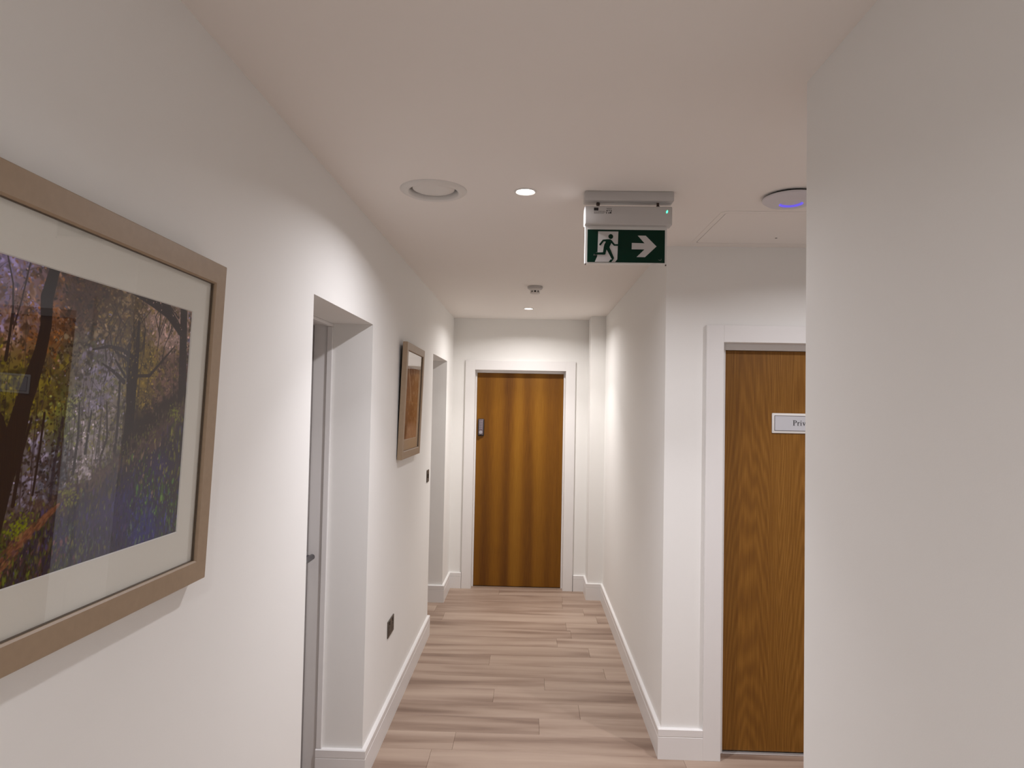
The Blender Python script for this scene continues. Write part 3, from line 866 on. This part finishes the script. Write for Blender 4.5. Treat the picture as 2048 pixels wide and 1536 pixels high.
    def pick(u, v):
        d = ((u - RC[:, 0]) / RR[:, 0]) ** 2 + ((v - RC[:, 1]) / RR[:, 1]) ** 2
        p = np.exp(-d) + 1e-4; k = rs.choice(len(REG), p=p / p.sum())
        c = cols[k][rs.randint(len(cols[k]))]
        return c * rs.choice((.35, .6, .85, 1.0, 1.2, 1.65)) * rs.uniform(.85, 1.15)
    # foliage: large soft masses, then smaller leaf clusters
    for n_, r0, r1, al in ((300, 9, 18, .45), (2600, 3.5, 8, .75), (7500, 1.5, 3.4, .88)):
        for k in range(n_):
            u, v = rs.uniform(-.01, 1.01), rs.uniform(-.01, .80)
            r_ = rs.uniform(r0, r1)
            dab(u, v, r_ * rs.uniform(.9, 1.8), r_ * .8, rs.uniform(-1.2, 1.2), pick(u, v), al)
    # distant trunks and twigs
    dk = srgb((40, 24, 28)); mid = srgb((70, 54, 54))
    for k in range(70):
        u0 = rs.uniform(0, 1); t0 = rs.uniform(.05, .5); b0 = rs.uniform(.60, .78)
        line([(u0 + rs.uniform(-.02, .02), t0), (u0 + rs.uniform(-.006, .006), (t0 + b0) / 2), (u0, b0)], rs.uniform(.6, 1.6), rs.uniform(1.4, 4.2), dk if rs.rand() < .45 else mid, .75)
    for k in range(240):
        u0, v0 = rs.uniform(0, 1), rs.uniform(0, .55); a_ = rs.uniform(-2.6, -.5); L_ = rs.uniform(.03, .10); bend = rs.uniform(-.5, .5)
        pts = [(u0, v0)]
        for j in range(4):
            a_ += bend * .4; pts.append((pts[-1][0] + math.cos(a_) * L_ / 4 / P.asp, pts[-1][1] + math.sin(a_) * L_ / 4))
        line(pts, rs.uniform(1.0, 2.0), .4, dk, .6)
    g = W
    def S(pts, wd, col=(32, 10, 18), a_=1.0):
        q = [U(*p) for p in pts]
        for i in range(len(q) - 1): line([q[i], q[i + 1]], wd[i] * g, wd[i + 1] * g, srgb(col), a_)
    tr = (44, 26, 32)
    S([(290, 640), (291, 700), (288, 760), (286, 850), (287, 905)], [.010, .018, .030, .040, .052], tr)
    S([(275, 685), (277, 740), (284, 810)], [.011, .017, .024], tr)
    S([(284, 712), (262, 695), (235, 688), (205, 694)], [.015, .011, .008, .004], tr)
    S([(282, 735), (270, 712), (250, 700), (240, 684)], [.010, .008, .006, .003], tr)
    S([(270, 760), (250, 740), (225, 722)], [.013, .010, .004], tr)
    S([(272, 750), (258, 728), (248, 712)], [.009, .008, .004], tr)
    S([(290, 748), (318, 748), (345, 712), (362, 690)], [.009, .009, .007, .003], (56, 38, 34))
    S([(262, 750), (264, 860), (262, 900)], [.008, .010, .012], tr)
    S([(240, 800), (246, 870), (236, 910)], [.005, .007, .008], (52, 36, 36))
    S([(212, 820), (206, 900)], [.006, .009], (52, 40, 44))
    S([(188, 800), (190, 870), (186, 940)], [.005, .008, .010], (56, 46, 48))
    for k in range(26):
        bx_ = rs.uniform(225, 350); by_ = rs.uniform(590, 700)
        S([(bx_, by_ + 60), (bx_ + rs.uniform(-12, 12), by_ + 20), (bx_ + rs.uniform(-20, 20), by_ - 25)], [.005, .004, .002], (50, 32, 30), .8)
    S([(374, 590), (378, 680), (384, 800)], [.036, .038, .042], (44, 22, 30))
    S([(270, 560), (318, 596), (345, 620), (372, 660)], [.050, .042, .034, .026], (44, 22, 30))
    S([(340, 598), (366, 632)], [.006, .006], (44, 22, 30))
    for k in range(900):                                   # leaves in front of the boughs
        u, v = rs.uniform(0, 1), rs.uniform(0, .66)
        dab(u, v, rs.uniform(1.2, 3), rs.uniform(1, 2), rs.uniform(-1, 1), pick(u, v) * 1.1, .7)
    # ground: dark bank, pale verge, bluebells and grass
    ip = lambda pts: np.interp(P.X, [p[0] for p in pts], [p[1] for p in pts])
    BK = [(0, .74), U(0, 1030), U(100, 1000), U(180, 950), U(245, 905), U(290, 850), U(330, 800), U(380, 755), (1.0, .36)]
    SL = [(0, .80), U(0, 1080), U(100, 1030), U(180, 985), U(260, 930), U(330, 872), U(392, 812)]
    n3 = fbm(H, W, 40, 3, 3, (1.5, 1))
    jag = (n3 - .5) * .12
    def mix(mask, col):
        m = np.clip(mask, 0, 1)[..., None]; img[:] = img * (1 - m) + srgb(col) * m
    bank, slope = ip(BK), ip(SL)
    mix(np.clip((P.Y - bank + jag) * 22, 0, 1) * .92, (48, 33, 34))
    mix(np.clip((P.Y - slope + .045 + jag) * 18, 0, 1) * .9, (98, 78, 74))
    mix(np.clip((P.Y - slope - .012 + jag) * 20, 0, 1), (60, 52, 58))
    low = np.clip((P.Y - slope - .03) * 14, 0, 1)
    for px, py, ru, rv, c in ((275, 1010, .12, .12, (58, 44, 96)), (330, 1050, .08, .09, (48, 52, 116)), (190, 1060, .10, .10, (58, 52, 84)), (350, 930, .06, .06, (62, 52, 92))):
        mix(low * P.blob(*U(px, py), ru, rv) * 1.1, c)
    sx_, sv_ = [p[0] for p in SL], [p[1] for p in SL]
    GR = [(150, 1000, (74, 72, 50), (54, 46, 60), (92, 88, 56)), (230, 960, (62, 50, 58), (84, 76, 50), (52, 42, 70)), (270, 1020, (50, 38, 84), (62, 46, 78), (44, 40, 64)), (330, 1050, (42, 46, 100), (58, 56, 110), (70, 84, 78)),
          (350, 980, (70, 104, 46), (88, 120, 62), (46, 50, 92), (58, 84, 44)), (375, 900, (110, 108, 52), (58, 48, 82), (88, 92, 46)), (345, 890, (116, 98, 84), (100, 100, 48), (60, 48, 74)), (130, 1080, (96, 66, 70), (64, 56, 88), (60, 66, 40)),
          (60, 1130, (70, 62, 26), (44, 26, 22), (84, 92, 24)), (200, 1060, (48, 42, 76), (66, 74, 70), (84, 86, 54))]
    GC = np.array([U(q[0], q[1]) for q in GR])
    for n_, r0, r1 in ((900, 2.5, 5), (3000, .9, 2.2)):
        for k in range(n_):
            u = rs.uniform(0, 1); v0 = np.interp(u, sx_, sv_); v = v0 + rs.rand() ** .9 * (1.02 - v0)
            d = (((u - GC[:, 0]) / .09) ** 2 + ((v - GC[:, 1]) / .12) ** 2); p = np.exp(-d) + 1e-4
            q = GR[rs.choice(len(GR), p=p / p.sum())]; c = srgb(q[2 + rs.randint(len(q) - 2)]) * rs.choice((.5, .8, 1.0, 1.3, 1.9)) * rs.uniform(.85, 1.15)
            r_ = rs.uniform(r0, r1)
            dab(u, v, r_, r_ * rs.uniform(1.4, 3.4), rs.uniform(-.35, .35), c, .85)
    for k in range(500):                                   # scrub on the dark bank and lit verge
        u = rs.uniform(.3, 1); v0 = np.interp(u, sx_, sv_); v = v0 + rs.normal(-.03, .025)
        dab(u, v, rs.uniform(1.5, 3), rs.uniform(2, 5), rs.uniform(-.4, .4), srgb(((116, 98, 88), (96, 84, 66), (112, 112, 54), (70, 52, 50))[rs.randint(4)]) * rs.uniform(.8, 1.15), .65)
    for px, py, n_, sp, c in ((372, 825, 60, .016, (128, 134, 48)), (92, 1045, 120, .016, (134, 142, 14)), (55, 1092, 70, .014, (84, 96, 20)), (182, 985, 70, .018, (128, 128, 60))):
        for k in range(n_):
            u, v = U(px, py); dab(u + rs.normal(0, sp), v + rs.normal(0, sp * 1.3), rs.uniform(1.5, 4), rs.uniform(1.5, 3), rs.uniform(-1, 1), srgb(c) * rs.uniform(.6, 1.2), .7)
    # earth path at the left
    pth = [U(22, 1180), U(58, 1120), U(98, 1066), U(138, 1027), U(163, 1002)]
    for k in range(420):
        t_ = rs.rand() ** .8 * 3.999; i = int(t_); f_ = t_ - i
        u = pth[i][0] * (1 - f_) + pth[i + 1][0] * f_; v = pth[i][1] * (1 - f_) + pth[i + 1][1] * f_; wd = .030 * (1 - t_ / 4.3)
        dab(u + rs.uniform(-wd, wd), v + rs.uniform(-wd, wd), rs.uniform(3, 7), rs.uniform(1.5, 3.5), -.7, srgb(((138, 94, 66), (118, 76, 54), (150, 108, 80), (96, 62, 46))[rs.randint(4)]), .55)
    for k in range(160):
        u, v = U(10, 1120); dab(u + rs.normal(-.02, .04), v + rs.normal(.02, .04), rs.uniform(3, 7), rs.uniform(2, 5), rs.uniform(-1, 1), srgb((34, 18, 18)), .6)
    # foreground trunk
    S([(44, 600), (42, 660), (38, 712)], [.004, .007, .009], (40, 20, 22))
    S([(24, 500), (40, 560), (46, 640)], [.003, .004, .006], (52, 34, 40))
    S([(70, 520), (60, 590), (48, 650)], [.004, .004, .004], (60, 36, 40))
    S([(98, 830), (84, 900), (76, 1000)], [.006, .009, .010], (34, 8, 16))
    S([(122, 820), (118, 900), (112, 980)], [.007, .007, .006], (38, 14, 22))
    S([(64, 928), (84, 930)], [.004, .004], (34, 8, 16))
    S([(158, 830), (148, 930), (146, 990)], [.008, .009, .010], (52, 42, 56), .8)
    dkm = (30, 5, 12)
    S([(122, 515), (114, 560), (108, 590), (111, 645), (104, 700), (90, 760), (80, 800), (66, 880), (46, 960), (20, 1070), (6, 1115)], [.028, .032, .035, .031, .034, .042, .044, .054, .066, .088, .13], dkm)
    S([(-30, 780), (0, 806), (30, 835), (52, 890)], [.036, .038, .038, .038], dkm)
    img[:] = .16 * (np.clip(img, 0, 1) / .16) ** 1.22 * .95
    return P

def sepia():
    W, H = 120, 150
    P = Paint(W, H)
    n1 = fbm(H, W, 4, 31, 5); n2 = fbm(H, W, 14, 32, 4)
    P.img[:] = srgb((150, 104, 70))
    P.mix(np.clip((n1 - .42) * 5, 0, 1) * .8, srgb((120, 74, 40)))
    P.mix(P.stroke([(.12, .0), (.45, .50)], [.10, .06], .02) * .8, srgb((196, 158, 122)))
    P.mix(P.stroke([(.0, .48), (1, .50)], [.012, .012], .01), srgb((176, 120, 70)))
    P.mix(P.blob(.55, .68, .22, .16) * 1.2, srgb((118, 66, 40)))
    P.mix(np.clip((P.Y - .72 - .12 * np.abs(P.X - .55)) * 9, 0, 1) * .9, srgb((186, 146, 122)))
    P.mix(P.blob(.08, .86, .12, .16) * 1.3, srgb((100, 60, 34)))
    P.mix(P.blob(.85, .08, .22, .10), srgb((186, 150, 120)))
    P.mix(np.clip((n2 - .58) * 7, 0, 1) * .5, srgb((206, 172, 140)))
    return P

def picture(name, label, origin, uax, vax, w, h, fw, depth, mb, mt, mats, painter, matname):
    """origin = bottom centre of the frame's front plane; uax right, vax up"""
    u = Vector(uax).normalized(); v_ = Vector(vax); v_ = (v_ - u * v_.dot(u)).normalized(); n = u.cross(v_)
    e = empty(name)
    m = Matrix.Identity(4)
    for i in range(3):
        m[i][0] = u[i]; m[i][1] = v_[i]; m[i][2] = n[i]; m[i][3] = origin[i]
    e.matrix_world = m
    # mitred rails: profile across the rail
    pr = [(0, -depth), (0, -.002), (.002, 0), (fw - .003, 0), (fw, -.003), (fw, -.011), (fw - .006, -.011), (fw - .006, -depth)]
    corners = [(-w / 2, 0, 1, 1), (w / 2, 0, -1, 1), (w / 2, h, -1, -1), (-w / 2, h, 1, -1)]
    for k in range(4):
        A, B = corners[k], corners[(k + 1) % 4]
        bm = bmesh.new()
        ra = [bm.verts.new((A[0] + A[2] * o, A[1] + A[3] * o, z)) for o, z in pr]
        rb = [bm.verts.new((B[0] + B[2] * o, B[1] + B[3] * o, z)) for o, z in pr]
        for j in range(len(pr)):
            j2 = (j + 1) % len(pr); bm.faces.new((ra[j], rb[j], rb[j2], ra[j2]))
        bm.faces.new(ra); bm.faces.new(rb)
        obj('frame_rail', bm, 'frame', e)
    # dark slip inside the rails
    iw, ih = w - 2 * fw, h - 2 * fw
    bm = bmesh.new()
    def ringxy(o_, i_, z0, z1):
        V = [[bm.verts.new((p[0], p[1], z)) for p in l] for l, z in ((o_, z0), (o_, z1), (i_, z1), (i_, z0))]
        for q in range(4):
            A, B = V[q], V[(q + 1) % 4]
            for k in range(4): bm.faces.new((A[k], A[(k + 1) % 4], B[(k + 1) % 4], B[k]))
    def rc(x0, x1, y0, y1): return [(x0, y0), (x1, y0), (x1, y1), (x0, y1)]
    ringxy(rc(-w / 2 + fw - .0005, w / 2 - fw + .0005, fw - .0005, h - fw + .0005), rc(-w / 2 + fw + .0007, w / 2 - fw - .0007, fw + .0007, h - fw - .0007), -.0105, -.0055)
    obj('slip', bm, 'frame_edge', e)
    # glass
    bm = bmesh.new(); q = [bm.verts.new((x_, y_, -.0075)) for x_, y_ in rc(-w / 2 + fw - .0003, w / 2 - fw + .0003, fw - .0003, h - fw + .0003)]
    bm.faces.new(q)
    obj('glass_pane', bm, 'glass', e)
    # mat board with bevelled window
    x0, x1, y0, y1 = -w / 2 + fw + mb[0], w / 2 - fw - mb[1], fw + mt[0], h - fw - mt[1]
    bm = bmesh.new()
    O = rc(-w / 2 + fw - .004, w / 2 - fw + .004, fw - .004, h - fw + .004); I = rc(x0 - .0015, x1 + .0015, y0 - .0015, y1 + .0015)
    ringxy(O, I, -.0130, -.0112)
    obj('mat_board', bm, matname, e)
    bm = bmesh.new()
    A = [bm.verts.new((*p, -.01125)) for p in I]; B = [bm.verts.new((*p, -.0132)) for p in rc(x0, x1, y0, y1)]
    for k in range(4): bm.faces.new((A[k], A[(k + 1) % 4], B[(k + 1) % 4], B[k]))
    obj('mat_bevel', bm, 'mat_core', e)
    # print and backing
    p = print_object('print', painter(), x1 - x0 + .006, y1 - y0 + .006, mats, e)
    p.location = ((x0 + x1) / 2, (y0 + y1) / 2, -.0134)
    bm = bbox(-w / 2 + .008, w / 2 - .008, .008, h - .008, -depth - .002, -.0150)
    obj('backing_board', bm, 'back', e)
    return e

W1 = .920
u1 = Vector((0.0, .632, -.0092)).normalized(); v1 = Vector((.022, .0100, .672)).normalized()
br = Vector((-.690, 1.4331, 1.3082))
pic1 = picture('framed_picture', 'large', br - u1 * (W1 / 2), u1, v1, W1, .6725, .0455, .026, (.066, .066), (.0705, .0705), 'print', woodland, 'mat')
tag(pic1, 'large framed bluebell woodland picture with ivory mat on the left wall', 'picture', 'framed pictures on the left wall')
u2 = Vector((0, 1, -.006)).normalized(); v2 = Vector((.018, 0, .647)).normalized()
pic2 = picture('framed_picture', 'small', Vector((-.690, 3.932, 1.379)), u2, v2, .60, .648, .044, .026, (.055, .055), (.062, .085), 'print2', sepia, 'mat_tan')
tag(pic2, 'framed brown sepia print hanging between the two door recesses', 'picture', 'framed pictures on the left wall')
